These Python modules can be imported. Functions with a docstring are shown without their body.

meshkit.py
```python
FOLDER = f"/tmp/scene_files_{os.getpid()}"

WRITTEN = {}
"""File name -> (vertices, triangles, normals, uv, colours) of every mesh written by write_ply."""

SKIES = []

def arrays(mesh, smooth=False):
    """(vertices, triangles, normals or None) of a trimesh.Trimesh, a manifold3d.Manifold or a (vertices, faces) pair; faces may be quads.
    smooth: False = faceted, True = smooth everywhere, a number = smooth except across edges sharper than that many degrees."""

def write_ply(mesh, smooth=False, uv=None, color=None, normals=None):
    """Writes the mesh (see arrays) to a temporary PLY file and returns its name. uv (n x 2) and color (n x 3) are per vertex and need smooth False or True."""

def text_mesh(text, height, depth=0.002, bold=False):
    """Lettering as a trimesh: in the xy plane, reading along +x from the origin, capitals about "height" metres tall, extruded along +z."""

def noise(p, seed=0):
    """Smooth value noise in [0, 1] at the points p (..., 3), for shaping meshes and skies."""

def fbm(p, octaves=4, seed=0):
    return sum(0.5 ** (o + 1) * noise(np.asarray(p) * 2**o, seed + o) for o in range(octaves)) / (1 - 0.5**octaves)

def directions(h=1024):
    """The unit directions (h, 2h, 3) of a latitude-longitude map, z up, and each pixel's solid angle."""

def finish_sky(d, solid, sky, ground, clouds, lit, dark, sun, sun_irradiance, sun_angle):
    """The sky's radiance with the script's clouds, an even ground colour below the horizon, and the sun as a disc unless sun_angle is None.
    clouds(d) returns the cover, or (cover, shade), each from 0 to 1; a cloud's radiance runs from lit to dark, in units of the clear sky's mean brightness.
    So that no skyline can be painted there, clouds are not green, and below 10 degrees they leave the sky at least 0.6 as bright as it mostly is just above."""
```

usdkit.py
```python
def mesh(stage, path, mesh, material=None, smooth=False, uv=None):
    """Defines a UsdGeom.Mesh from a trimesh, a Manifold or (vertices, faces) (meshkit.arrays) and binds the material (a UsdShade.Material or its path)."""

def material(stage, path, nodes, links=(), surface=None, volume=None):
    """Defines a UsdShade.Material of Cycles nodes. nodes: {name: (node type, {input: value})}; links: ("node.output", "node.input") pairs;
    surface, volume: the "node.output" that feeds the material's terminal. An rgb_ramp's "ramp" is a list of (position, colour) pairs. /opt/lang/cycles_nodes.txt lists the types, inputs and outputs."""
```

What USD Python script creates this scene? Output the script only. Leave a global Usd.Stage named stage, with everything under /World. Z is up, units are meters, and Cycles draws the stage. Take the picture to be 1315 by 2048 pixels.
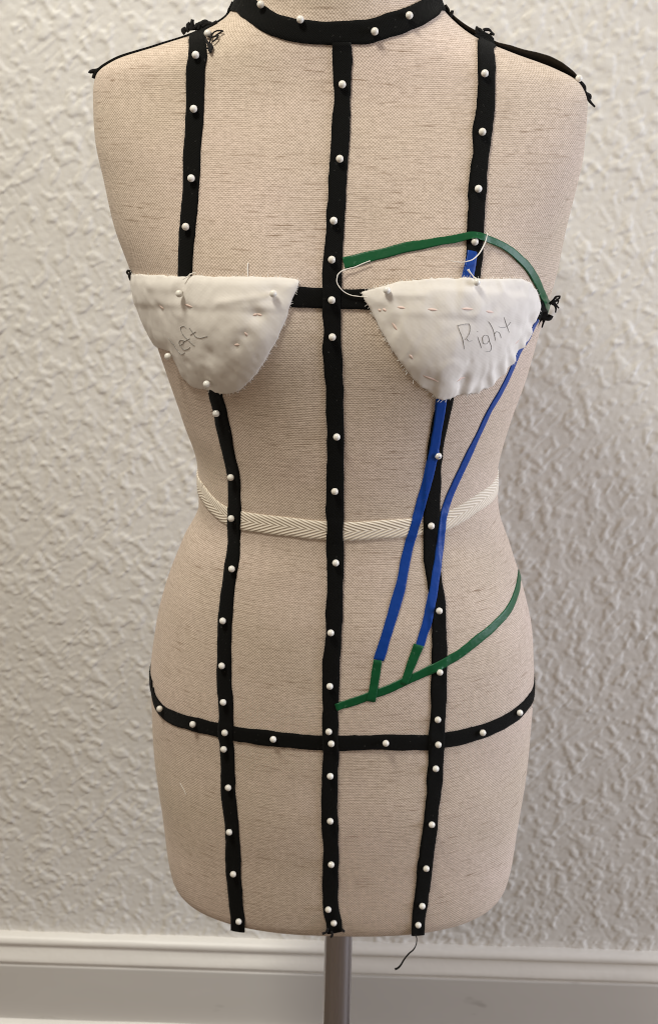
import math, random
import numpy as np
import trimesh
import usdkit
from scipy.interpolate import PchipInterpolator, LinearNDInterpolator, NearestNDInterpolator, CubicSpline
from scipy.ndimage import gaussian_filter, gaussian_filter1d
from scipy.spatial import cKDTree, Delaunay
from shapely.geometry import Polygon, Point
import shapely
from pxr import Usd, UsdGeom, UsdLux, UsdShade, Gf, Sdf, Vt

rng = np.random.default_rng(7)
random.seed(7)
stage = Usd.Stage.CreateInMemory()
UsdGeom.SetStageUpAxis(stage, UsdGeom.Tokens.z)
UsdGeom.SetStageMetersPerUnit(stage, 1.0)
UsdGeom.Xform.Define(stage, '/World')
UsdGeom.Scope.Define(stage, '/World/Looks')

# ---------------------------------------------------------------- camera
PW, PH, F = 1315.0, 2048.0, 2300.0          # picture size and focal length, in photograph pixels
PITCH, ROLL = math.radians(18.5), math.radians(1.05)
CAM = np.array([0.0, -0.69, 0.80])
_r0 = np.array([1.0, 0, 0]); _f0 = np.array([0, math.cos(PITCH), -math.sin(PITCH)]); _d0 = np.array([0, -math.sin(PITCH), -math.cos(PITCH)])
CR = _r0 * math.cos(ROLL) - _d0 * math.sin(ROLL)
CD = _r0 * math.sin(ROLL) + _d0 * math.cos(ROLL)
CF = _f0
cam = UsdGeom.Camera.Define(stage, '/World/camera')
m = Gf.Matrix4d(*CR, 0, *(-CD), 0, *(-CF), 0, *CAM, 1)
cam.AddTransformOp().Set(m)
cam.CreateHorizontalApertureAttr(20.955)
cam.CreateVerticalApertureAttr(20.955 * PH / PW)
cam.CreateFocalLengthAttr(20.955 * F / PW)
cam.CreateFStopAttr(15.0)
cam.CreateFocusDistanceAttr(0.61)
cam.CreateClippingRangeAttr(Gf.Vec2f(0.01, 100))
cam.CreateExposureAttr(0.0)

def project(P):
    q = np.asarray(P, float) - CAM
    z = q @ CF
    return np.stack([PW / 2 + F * (q @ CR) / z, PH / 2 + F * (q @ CD) / z], -1)
def ray(px):
    px = np.atleast_2d(np.asarray(px, float))
    d = CF + ((px[:, :1] - PW / 2) / F) * CR + ((px[:, 1:2] - PH / 2) / F) * CD
    return d
def at_depth(px, y):
    """the point of the world that stands in the vertical plane of that depth"""
    d = ray(px)
    k = (np.asarray(y, float) - CAM[1]) / d[:, 1]
    return CAM + d * np.reshape(k, (-1, 1))

KEYPOS, KEYC, KEYI = (-0.50, -0.54, 1.95), (1.0, 0.985, 0.88), 64.0
WINPOS, WINC, WINI = (1.75, -0.35, 0.85), (0.78, 0.85, 1.0), 8.7
DOMC, DOMI = (1.0, 0.84, 0.67), 0.40
# ---------------------------------------------------------------- light: a ceiling lamp, a pale opening to the right, a dim room
def rect_light(name, pos, target, w, h, color, intensity):
    l = UsdLux.RectLight.Define(stage, '/World/' + name)
    pos, target = np.array(pos, float), np.array(target, float)
    z = pos - target; z /= np.linalg.norm(z)
    x = np.cross([0, 0, 1.0] if abs(z[2]) < .99 else [0, 1.0, 0], z); x /= np.linalg.norm(x)
    y = np.cross(z, x)
    l.AddTransformOp().Set(Gf.Matrix4d(*x, 0, *y, 0, *z, 0, *pos, 1))
    l.CreateWidthAttr(w); l.CreateHeightAttr(h)
    l.CreateColorAttr(Gf.Vec3f(*color)); l.CreateIntensityAttr(intensity)
    return l
rect_light('ceiling_lamp', KEYPOS, (0, 0.05, 0.65), 0.30, 0.30, KEYC, KEYI)
rect_light('window_light', WINPOS, (0, 0.0, 0.55), 0.9, 1.1, WINC, WINI)
dome = UsdLux.DomeLight.Define(stage, '/World/room_light')
dm = usdkit.material(stage, '/World/Looks/room_air', {'b': ('background_shader', {'color': DOMC, 'strength': DOMI})}, surface='b.background')
UsdShade.MaterialBindingAPI.Apply(dome.GetPrim()).Bind(dm)

# ---------------------------------------------------------------- helpers for objects
_used = {}
def numbered(parent, name):
    k = (parent, name); n = _used.get(k, 0); _used[k] = n + 1
    return f'{parent}/{name}' if n == 0 else f'{parent}/{name}_{n:03d}'
def tag(prim, label=None, cat=None, group=None, kind=None):
    for k, v in (('label', label), ('category', cat), ('group', group), ('kind', kind)):
        if v: prim.SetCustomDataByKey(k, v)
    return prim
def thing(name, label, cat, group=None, loc=(0, 0, 0)):
    x = UsdGeom.Xform.Define(stage, numbered('/World', name))
    x.AddTranslateOp().Set(Gf.Vec3d(*map(float, loc)))
    x.GetPrim().SetCustomDataByKey('_loc', Gf.Vec3d(*map(float, loc))) if False else None
    p = tag(x.GetPrim(), label, cat, group)
    LOC[str(p.GetPath())] = np.array(loc, float)
    return p
LOC = {}
def origin_of(prim):
    o, p = np.zeros(3), prim
    while p and str(p.GetPath()) != '/World':
        o = o + LOC.get(str(p.GetPath()), 0); p = p.GetParent()
    return o
def part(parent, name, mesh, mat, smooth=False, uv=None, label=None, kind=None):
    """one mesh (given in world coordinates) under the thing, part or /World"""
    path = str(parent.GetPath()) if parent else '/World'
    v, f = (mesh.vertices, mesh.faces) if hasattr(mesh, 'vertices') else mesh
    o = origin_of(parent) if parent else 0
    p = usdkit.mesh(stage, numbered(path, name), (np.asarray(v, float) - o, np.asarray(f)), mat, smooth=smooth, uv=uv).GetPrim()
    return tag(p, label, None, None, kind)

def M(name, nodes, links=(), surface='p.BSDF'):
    return usdkit.material(stage, '/World/Looks/' + name, nodes, links, surface=surface)

# ---------------------------------------------------------------- materials
linen = M('linen', {
    'uv': ('uvmap', {'attribute': 'st'}),
    'warp': ('noise_texture', {'scale': 60.0, 'detail': 2.0}),
    'wsub': ('vector_math', {'math_type': 'subtract', 'vector2': (.5, .5, .5)}),
    'wsc': ('vector_math', {'math_type': 'scale', 'scale': 0.0013}),
    'wuv': ('vector_math', {'math_type': 'add'}),
    'sx': ('separate_xyz', {}),
    'ku': ('math', {'math_type': 'multiply', 'value2': math.pi / 0.00092}),
    'kv': ('math', {'math_type': 'multiply', 'value2': math.pi / 0.00086}),
    'su': ('math', {'math_type': 'sine'}), 'sv': ('math', {'math_type': 'sine'}),
    'pr': ('math', {'math_type': 'multiply'}),
    'hc': ('math', {'math_type': 'multiply_add', 'value2': .5, 'value3': .5}),
    'rowh': ('math', {'math_type': 'multiply', 'value2': 2 * math.pi / 0.00104}), 'rows': ('math', {'math_type': 'sine'}), 'rowc': ('math', {'math_type': 'multiply_add', 'value2': .5, 'value3': .5}),
    'mz': ('mapping', {'scale': (13, 10, 1)}), 'nz': ('noise_texture', {'scale': 1.0, 'detail': 1.0}), 'rz': ('map_range', {'from_min': .42, 'from_max': .60, 'to_min': .0, 'to_max': .5, 'clamp': True}),
    'hz': ('mix_float', {}), 'mt': ('mapping', {'scale': (260, 900, 1)}), 'nt': ('noise_texture', {'scale': 1.0, 'detail': 2.0, 'roughness': .7}), 'tt': ('map_range', {'from_min': .3, 'from_max': .7, 'to_min': -.24, 'to_max': .24}),
    'h': ('math', {'math_type': 'add'}),
    # slubs: thick threads running round the form, and a few upright ones
    'm1': ('mapping', {'scale': (38, 620, 1)}), 'n1': ('noise_texture', {'scale': 1.0, 'detail': 3.0, 'roughness': .6}),
    'r1': ('rgb_ramp', {'ramp': [(0, (0, 0, 0)), (.56, (0, 0, 0)), (.72, (1, 1, 1)), (1, (1, 1, 1))]}),
    'm2': ('mapping', {'scale': (640, 60, 1)}), 'n2': ('noise_texture', {'scale': 1.0, 'detail': 2.0, 'roughness': .6}),
    'm3': ('mapping', {'scale': (52, 640, 1)}), 'n3': ('noise_texture', {'scale': 1.0, 'detail': 2.0, 'roughness': .7}),
    'm4': ('mapping', {'scale': (9, 14, 1)}), 'n4': ('noise_texture', {'scale': 1.0, 'detail': 3.0}),
    'm5': ('mapping', {'scale': (16, 45, 1)}), 'n5': ('noise_texture', {'scale': 1.0, 'detail': 2.0}), 'r5': ('map_range', {'from_min': .40, 'from_max': .66, 'to_min': .12, 'to_max': 1.25, 'clamp': True}), 's5': ('math', {'math_type': 'multiply'}),
    'r3': ('rgb_ramp', {'ramp': [(0, (0, 0, 0)), (.57, (0, 0, 0)), (.74, (1, 1, 1)), (1, (1, 1, 1))]}),
    'c1': ('mix_color', {'a': (.38, .315, .25), 'b': (.738, .632, .542)}),
    'hm': ('map_range', {'from_min': .1, 'from_max': .9, 'to_min': .12, 'to_max': 1.0}),
    'c2': ('mix_color', {'b': (.40, .32, .25)}), 's2': ('math', {'math_type': 'multiply', 'value2': .52}),
    'c3': ('mix_color', {'b': (.24, .165, .11)}), 's3': ('math', {'math_type': 'multiply', 'value2': .80}),
    'c4': ('mix_color', {'blend_type': 'multiply', 'fac': 1.0}),
    'r4': ('rgb_ramp', {'ramp': [(.25, (.93, .905, .85)), (.75, (1.05, 1.0, 1.02))]}),
    'c5': ('mix_color', {'blend_type': 'multiply', 'fac': 1.0}),
    'r2': ('rgb_ramp', {'ramp': [(.3, (.955, .955, .955)), (.7, (1.03, 1.03, 1.03))]}),
    'hb': ('math', {'math_type': 'add'}),
    'b': ('bump', {'strength': .30, 'distance': .0005}),
    'p': ('principled_bsdf', {'roughness': .92, 'specular_ior_level': .15, 'sheen_weight': .12, 'sheen_roughness': .5, 'sheen_tint': (1, .93, .85)})},
    [('uv.UV', 'warp.vector'), ('warp.color', 'wsub.vector1'), ('wsub.vector', 'wsc.vector1'), ('uv.UV', 'wuv.vector1'), ('wsc.vector', 'wuv.vector2'),
     ('wuv.vector', 'sx.vector'), ('sx.x', 'ku.value1'), ('sx.y', 'kv.value1'), ('ku.value', 'su.value1'), ('kv.value', 'sv.value1'),
     ('su.value', 'pr.value1'), ('sv.value', 'pr.value2'), ('pr.value', 'hc.value1'), ('sx.y', 'rowh.value1'), ('rowh.value', 'rows.value1'), ('rows.value', 'rowc.value1'),
     ('wuv.vector', 'mz.vector'), ('mz.vector', 'nz.vector'), ('nz.fac', 'rz.value'), ('rz.result', 'hz.fac'), ('hc.value', 'hz.a'), ('rowc.value', 'hz.b'),
     ('wuv.vector', 'mt.vector'), ('mt.vector', 'nt.vector'), ('nt.fac', 'tt.value'), ('hz.result', 'h.value1'), ('tt.result', 'h.value2'),
     ('wuv.vector', 'm1.vector'), ('m1.vector', 'n1.vector'), ('n1.fac', 'r1.fac'),
     ('wuv.vector', 'm2.vector'), ('m2.vector', 'n2.vector'), ('n2.fac', 'r2.fac'),
     ('wuv.vector', 'm3.vector'), ('m3.vector', 'n3.vector'), ('n3.fac', 'r3.fac'),
     ('wuv.vector', 'm4.vector'), ('m4.vector', 'n4.vector'), ('n4.fac', 'r4.fac'),
     ('h.value', 'hm.value'), ('hm.result', 'c1.fac'),
     ('r1.color', 's2.value1'), ('s2.value', 'c2.fac'), ('c1.result', 'c2.a'),
     ('r3.color', 's3.value1'), ('s3.value', 's5.value1'), ('wuv.vector', 'm5.vector'), ('m5.vector', 'n5.vector'), ('n5.fac', 'r5.value'), ('r5.result', 's5.value2'), ('s5.value', 'c3.fac'), ('c2.result', 'c3.a'),
     ('c3.result', 'c4.a'), ('r4.color', 'c4.b'), ('c4.result', 'c5.a'), ('r2.color', 'c5.b'), ('c5.result', 'p.base_color'),
     ('h.value', 'hb.value1'), ('n1.fac', 'hb.value2'), ('hb.value', 'b.height'), ('b.normal', 'p.normal')])

wall_paint = M('wall_paint', {
    'g': ('geometry', {}), 'n': ('noise_texture', {'scale': 900.0, 'detail': 2.0}),
    'n2': ('noise_texture', {'scale': 5.0, 'detail': 4.0}),
    'r': ('rgb_ramp', {'ramp': [(.3, (.725, .70, .66)), (.7, (.76, .74, .705))]}),
    'b': ('bump', {'strength': .18, 'distance': .0004}),
    'p': ('principled_bsdf', {'roughness': .48, 'specular_ior_level': .42})},
    [('g.position', 'n.vector'), ('g.position', 'n2.vector'), ('n2.fac', 'r.fac'), ('r.color', 'p.base_color'), ('n.fac', 'b.height'), ('b.normal', 'p.normal')])
trim_paint = M('trim_paint', {
    'g': ('geometry', {}), 'mp': ('mapping', {'scale': (9, 9, 30)}), 'n': ('noise_texture', {'scale': 1.0, 'detail': 5.0, 'roughness': .6}),
    'r': ('rgb_ramp', {'ramp': [(.24, (.66, .63, .58)), (.34, (.76, .73, .68)), (1, (.80, .77, .72))]}),
    'b': ('bump', {'strength': .25, 'distance': .001}), 'nb': ('noise_texture', {'scale': 120.0, 'detail': 3.0}),
    'p': ('principled_bsdf', {'roughness': .42})},
    [('g.position', 'mp.vector'), ('mp.vector', 'n.vector'), ('n.fac', 'r.fac'), ('r.color', 'p.base_color'), ('g.position', 'nb.vector'), ('nb.fac', 'b.height'), ('b.normal', 'p.normal')])
trim_face = M('trim_face_paint', {
    'g': ('geometry', {}), 'mp': ('mapping', {'scale': (18, 18, 44)}), 'n': ('noise_texture', {'scale': 1.0, 'detail': 3.0, 'roughness': .5}),
    'r': ('rgb_ramp', {'ramp': [(.26, (.47, .445, .41)), (.33, (.60, .575, .54)), (1, (.62, .595, .56))]}),
    'p': ('principled_bsdf', {'roughness': .4})}, [('g.position', 'mp.vector'), ('mp.vector', 'n.vector'), ('n.fac', 'r.fac'), ('r.color', 'p.base_color')])
worn_tape = M('worn_black_tape', {'uv': ('uvmap', {'attribute': 'st'}), 'n': ('noise_texture', {'scale': 700.0, 'detail': 3.0}), 'r': ('rgb_ramp', {'ramp': [(.3, (.012, .009, .006)), (.7, (.032, .024, .015))]}),
    'p': ('principled_bsdf', {'roughness': .9, 'specular_ior_level': .15, 'sheen_weight': .1})}, [('uv.UV', 'n.vector'), ('n.fac', 'r.fac'), ('r.color', 'p.base_color')])
floor_mat = M('floor_boards', {
    'g': ('geometry', {}), 'mp': ('mapping', {'scale': (3, 40, 1)}), 'n': ('noise_texture', {'scale': 1.0, 'detail': 4.0}),
    'r': ('rgb_ramp', {'ramp': [(.2, (.10, .075, .055)), (.8, (.19, .145, .11))]}), 'p': ('principled_bsdf', {'roughness': .45})},
    [('g.position', 'mp.vector'), ('mp.vector', 'n.vector'), ('n.fac', 'r.fac'), ('r.color', 'p.base_color')])
def cloth_mat(name, dark, light, pu, pv, rough=.9, sheen=.1, bump=.5, lint=0.0, spec=.2, chev=False):
    nodes = {'uv': ('uvmap', {'attribute': 'st'}), 'sx': ('separate_xyz', {}),
        'ku': ('math', {'math_type': 'multiply', 'value2': math.pi / pu}), 'kv': ('math', {'math_type': 'multiply', 'value2': math.pi / pv}),
        'su': ('math', {'math_type': 'sine'}), 'sv': ('math', {'math_type': 'sine'}), 'pr': ('math', {'math_type': 'multiply'}),
        'h': ('math', {'math_type': 'multiply_add', 'value2': .5, 'value3': .5}),
        'n': ('noise_texture', {'scale': 500.0, 'detail': 3.0, 'roughness': .65}), 'mixn': ('math', {'math_type': 'multiply_add', 'value2': .8}),
        'r': ('rgb_ramp', {'ramp': [(.2, dark), (1.0, light)]}),
        'ln': ('noise_texture', {'scale': 330.0, 'detail': 2.0, 'roughness': .5}), 'lr': ('rgb_ramp', {'ramp': [(0, (0, 0, 0)), (.70, (0, 0, 0)), (.78, (1, 1, 1))]}),
        'lm': ('math', {'math_type': 'multiply', 'value2': lint}), 'c': ('mix_color', {'b': (.30, .29, .27)}),
        'b': ('bump', {'strength': bump, 'distance': .0004}),
        'p': ('principled_bsdf', {'roughness': rough, 'specular_ior_level': spec, 'sheen_weight': sheen, 'sheen_roughness': .4})}
    links = [('uv.UV', 'sx.vector'), ('sx.x', 'ku.value1'), ('sx.y', 'kv.value1'), ('ku.value', 'su.value1'), ('kv.value', 'sv.value1'),
        ('su.value', 'pr.value1'), ('sv.value', 'pr.value2'), ('pr.value', 'h.value1'), ('uv.UV', 'n.vector'), ('n.fac', 'mixn.value1'), ('h.value', 'mixn.value3'),
        ('h.value', 'r.fac'), ('r.color', 'c.a'), ('uv.UV', 'ln.vector'), ('ln.fac', 'lr.fac'), ('lr.color', 'lm.value1'), ('lm.value', 'c.fac'),
        ('c.result', 'p.base_color'), ('mixn.value', 'b.height'), ('b.normal', 'p.normal')]
    if chev:      # herringbone: the weft line climbs towards the middle and falls again
        nodes['ab'] = ('math', {'math_type': 'absolute'}); nodes['sl'] = ('math', {'math_type': 'multiply_add', 'value2': 2.6})
        links = [l for l in links if l[1] not in ('ku.value1', 'pr.value2')] + [('sx.y', 'ab.value1'), ('ab.value', 'sl.value1'), ('sx.x', 'sl.value3'), ('sl.value', 'ku.value1')]
        nodes['pr'] = ('math', {'math_type': 'multiply', 'value2': 1.0})
    return M(name, nodes, links)
black_tape = cloth_mat('black_cotton_tape', (.004, .004, .0036), (.0068, .0066, .006), .00044, .0004, sheen=.03, lint=.13, spec=.1, bump=.7)
black_thread = M('black_thread', {'p': ('principled_bsdf', {'base_color': (.012, .011, .011), 'roughness': .85, 'specular_ior_level': .2})})
muslin = cloth_mat('muslin', (.75, .705, .655), (.79, .745, .695), .00036, .00034, rough=.97, bump=.22, sheen=.1, spec=.05)
ivory_tape = cloth_mat('ivory_twill', (.64, .55, .44), (.90, .82, .71), .0023, .0023, bump=.7, chev=True)
white_thread = M('white_thread', {'p': ('principled_bsdf', {'base_color': (.80, .76, .70), 'roughness': .7})})
pink_thread = M('pink_thread', {'p': ('principled_bsdf', {'base_color': (.74, .57, .50), 'roughness': .8})})
graphite = M('graphite', {'n': ('noise_texture', {'scale': 1500.0, 'detail': 2.0}), 'g': ('geometry', {}), 'r': ('rgb_ramp', {'ramp': [(.38, (.13, .126, .12)), (.66, (.48, .46, .44))]}),
    'p': ('principled_bsdf', {'roughness': .6})}, [('g.position', 'n.vector'), ('n.fac', 'r.fac'), ('r.color', 'p.base_color')])
def vinyl(name, col, worn):
    return M(name, {'uv': ('uvmap', {'attribute': 'st'}), 'n': ('noise_texture', {'scale': 260.0, 'detail': 4.0, 'roughness': .7}),
        'r': ('rgb_ramp', {'ramp': [(0, col), (.62, col), (.74, worn)]}), 'n2': ('noise_texture', {'scale': 150.0, 'detail': 3.0}), 'b': ('bump', {'strength': .5, 'distance': .0008}),
        'p': ('principled_bsdf', {'roughness': .36, 'specular_ior_level': .32})},
        [('uv.UV', 'n.vector'), ('n.fac', 'r.fac'), ('r.color', 'p.base_color'), ('uv.UV', 'n2.vector'), ('n2.fac', 'b.height'), ('b.normal', 'p.normal')])
blue_vinyl = vinyl('blue_vinyl', (.0015, .044, .265), (.03, .07, .26))
green_vinyl = vinyl('green_vinyl', (.002, .078, .024), (.07, .19, .11))
pin_white = M('pin_white', {'o': ('object_info', {}), 'r': ('rgb_ramp', {'ramp': [(0, (.72, .68, .61)), (1, (.79, .77, .73))]}),
    'p': ('principled_bsdf', {'roughness': .28, 'specular_ior_level': .5, 'coat_weight': .2})}, [('o.random', 'r.fac'), ('r.color', 'p.base_color')])
steel = M('steel', {'p': ('principled_bsdf', {'base_color': (.62, .60, .57), 'metallic': 1.0, 'roughness': .3})})
pole_metal = M('pole_metal', {'g': ('geometry', {}), 'mp': ('mapping', {'scale': (400, 400, 8)}), 'n': ('noise_texture', {'scale': 1.0, 'detail': 3.0}), 'rr': ('map_range', {'to_min': .18, 'to_max': .27}),
    'p': ('principled_bsdf', {'base_color': (.42, .395, .405), 'metallic': .9})}, [('g.position', 'mp.vector'), ('mp.vector', 'n.vector'), ('n.fac', 'rr.value'), ('rr.result', 'p.roughness')])
base_paint = M('stand_paint', {'p': ('principled_bsdf', {'base_color': (.05, .05, .055), 'roughness': .4})})

# ---------------------------------------------------------------- wall, baseboard, floor
WALL_Y, YAW = 0.172, math.radians(1.1)
wx, wy = np.array([math.cos(YAW), -math.sin(YAW), 0]), np.array([math.sin(YAW), math.cos(YAW), 0])     # along the wall, into the wall
W0 = np.array([0, WALL_Y, 0])
def wall_relief(nx, nz, step):
    g = np.random.default_rng(21)
    mm = 0.001 / step
    def field(sx, sz, seed):
        a = gaussian_filter(np.random.default_rng(seed).standard_normal((nz, nx)), (sz * mm, sx * mm)); return a / a.std()
    def slanted(s1, s2, ang, seed):      # streaks that run at an angle
        base = np.random.default_rng(seed).standard_normal((nz, nx))
        F_ = np.fft.rfft2(base); kz = np.fft.fftfreq(nz)[:, None] * 2 * np.pi; kx = np.fft.rfftfreq(nx)[None] * 2 * np.pi
        ca, sa = math.cos(ang), math.sin(ang)
        k1, k2 = kx * ca + kz * sa, -kx * sa + kz * ca
        F_ *= np.exp(-.5 * ((k1 * s1 * mm) ** 2 + (k2 * s2 * mm) ** 2))
        a = np.fft.irfft2(F_, (nz, nx)); return a / a.std()
    ss = lambda x, a, b: (lambda t: t * t * (3 - 2 * t))(np.clip((x - a) / (b - a), 0, 1))
    mixw = ss(field(30, 30, 1), -.6, .6)
    blob = slanted(3.6, 2.0, 2.25, 2) * mixw + slanted(3.3, 1.9, 1.2, 3) * (1 - mixw) + .60 * field(1.5, 1.3, 4)
    h = 0.85 * ss(blob, .15, .95) + .35 * ss(blob, 1.1, 2.2)
    worm = slanted(5.2, 1.15, 2.2, 5) * (1 - mixw) + slanted(5.2, 1.15, .75, 6) * mixw
    h += .55 * ss(worm, 1.0, 2.0)
    h -= .45 * ss(-worm, 1.25, 2.1)
    h += .9 * ss(field(1.05, 1.05, 7), 2.3, 3.3)
    h += .22 * field(1.2, 1.1, 8) * .6 + .25 * field(11, 11, 9) * .6
    return gaussian_filter(h, .42 * mm) * 0.00066
def grid_faces(nr, nc, wrap=False):
    i = np.arange(nr - 1)[:, None] * nc; j = np.arange(nc - 1 + (1 if wrap else 0))[None]
    a, b = i + j, i + (j + 1) % nc
    q = np.stack([a, b, b + nc, a + nc], -1).reshape(-1, 4)
    return np.vstack([q[:, [0, 1, 2]], q[:, [0, 2, 3]]])
step = 0.00115
ux = np.arange(-0.50, 0.50, step); uz = np.arange(0.095, 1.15, step)
H = wall_relief(len(ux), len(uz), step)
P = W0 + ux[None, :, None] * wx + uz[:, None, None] * np.array([0, 0, 1.0]) - H[..., None] * wy
wall = UsdGeom.Xform.Define(stage, '/World/wall').GetPrim(); tag(wall, kind='structure')
part(wall, 'textured_plaster', (P.reshape(-1, 3), grid_faces(len(uz), len(ux))), wall_paint, smooth=True)
# the plain wall beyond what the photograph shows
def slab(x0, x1, z0, z1, y0=0.0005, y1=0.05):
    b = trimesh.creation.box((x1 - x0, y1 - y0, z1 - z0)); b.apply_translation(((x0 + x1) / 2, (y0 + y1) / 2, (z0 + z1) / 2))
    b.vertices = W0 + b.vertices[:, :1] * wx + b.vertices[:, 1:2] * wy + b.vertices[:, 2:] * np.array([0, 0, 1.0]); return b
part(wall, 'wall_backing', slab(-2.2, 2.2, 0.0, 2.5), wall_paint)
# baseboard: profile (distance in front of the wall, height), swept along the wall
prof = [(.0108, .0752), (.0106, .0768), (.0122, .0788), (.0124, .0802), (.0116, .0830), (.0098, .0868), (.0082, .0905), (.0076, .0930), (.0076, .0942),
        (.0088, .0950), (.0096, .0966), (.0096, .0990), (.0084, .1012), (.0058, .1028), (.002, .1034), (-.004, .1034)]
def sweep(profile, x0, x1, n=120, wob=.00025, seed=3):
    xs = np.linspace(x0, x1, n); g = np.random.default_rng(seed)
    pr = np.array(profile)
    off = gaussian_filter1d(g.standard_normal((n, len(pr))), 2.0, axis=0) * wob * 2.0
    v = W0 + xs[:, None, None] * wx - (pr[:, 0] + off * .5)[..., None] * wy + (pr[:, 1] + off)[..., None] * np.array([0, 0, 1.0])
    return v.reshape(-1, 3), grid_faces(n, len(pr))[:, ::-1]
bb = thing('baseboard', 'white moulded baseboard with scuffed flat face along the foot of the textured wall', 'baseboard')
part(bb, 'board', sweep([(0, .0165), (.0125, .0165), (.0125, .0738), (.0108, .0752)], -1.2, 1.2, 120, seed=4), trim_face, smooth=40)
part(bb, 'cap_moulding', sweep(prof, -1.2, 1.2, 300), trim_paint, smooth=40)
q = [(.0125, 0.0005)] + [(.0125 + .0130 * math.cos(a), .0160 * math.sin(a) + .0005) for a in np.linspace(0, math.pi / 2, 9)]
part(bb, 'shoe_moulding', sweep(q[1:] + [(.010, .0165)], -1.2, 1.2, 200, seed=5), trim_paint, smooth=40)
fl = trimesh.creation.box((5, 3.2, .05)); fl.apply_translation((0, WALL_Y - 1.45, -.0251))
tag(part(None, 'floor', fl, floor_mat), kind='structure')

# ---------------------------------------------------------------- the torso's surface
ROWS = [(0.3095, -0.070, 0.094, 0.055, 0.060, 2.6), (0.3097, -0.0965, 0.1205, 0.0760, 0.0805, 2.65), (0.3120, -0.1030, 0.1268, 0.0815, 0.0865, 2.65), (0.3180, -0.1052, 0.1290, 0.0835, 0.0888, 2.62),
 (0.36, -0.1101, 0.1332, 0.0862, 0.092, 2.42), (0.4, -0.1146, 0.1368, 0.0880, 0.0941, 2.25), (0.43, -0.1155, 0.1373, 0.0873, 0.0949, 2.1571), (0.46, -0.1152, 0.1363, 0.0863, 0.0935, 2.1461),
 (0.49, -0.1111, 0.1334, 0.0849, 0.0875, 2.1319), (0.52, -0.1039, 0.1261, 0.083, 0.08, 2.1168), (0.55, -0.0924, 0.1157, 0.079, 0.0692, 2.1049), (0.575, -0.0819, 0.1066, 0.0761, 0.0623, 2.1002),
 (0.6, -0.0822, 0.104, 0.0767, 0.0627, 2.1025), (0.63, -0.0902, 0.1089, 0.0792, 0.0651, 2.1143), (0.66, -0.0996, 0.1171, 0.0816, 0.068, 2.1339), (0.69, -0.1094, 0.1235, 0.0838, 0.0713, 2.1651),
 (0.72, -0.1188, 0.1298, 0.0816, 0.0731, 2.2585), (0.745, -0.1273, 0.1333, 0.0753, 0.074, 2.3335), (0.77, -0.1323, 0.1381, 0.0684, 0.0721, 2.3463), (0.79, -0.1362, 0.141, 0.062, 0.068, 2.3201),
 (0.805, -0.1371, 0.1412, 0.0567, 0.0621, 2.2805), (0.815, -0.1372, 0.1409, 0.0534, 0.0571, 2.2073), (0.825, -0.1354, 0.1364, 0.0508, 0.053, 2.1276), (0.833, -0.1251, 0.1216, 0.0491, 0.0499, 2.0878),
 (0.841, -0.1005, 0.0968, 0.0479, 0.0478, 2.057), (0.849, -0.0763, 0.0755, 0.047, 0.0464, 2.0305), (0.857, -0.0613, 0.0637, 0.0463, 0.0454, 2.0105), (0.864, -0.0567, 0.0572, 0.046, 0.045, 2.0),
 (0.876, -0.0535, 0.0535, 0.0452, 0.0445, 2.0), (0.90, -0.052, 0.052, 0.0445, 0.044, 2.0), (0.925, -0.051, 0.051, 0.044, 0.0435, 2.0), (0.930, -0.048, 0.048, 0.041, 0.041, 2.0)]
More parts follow.
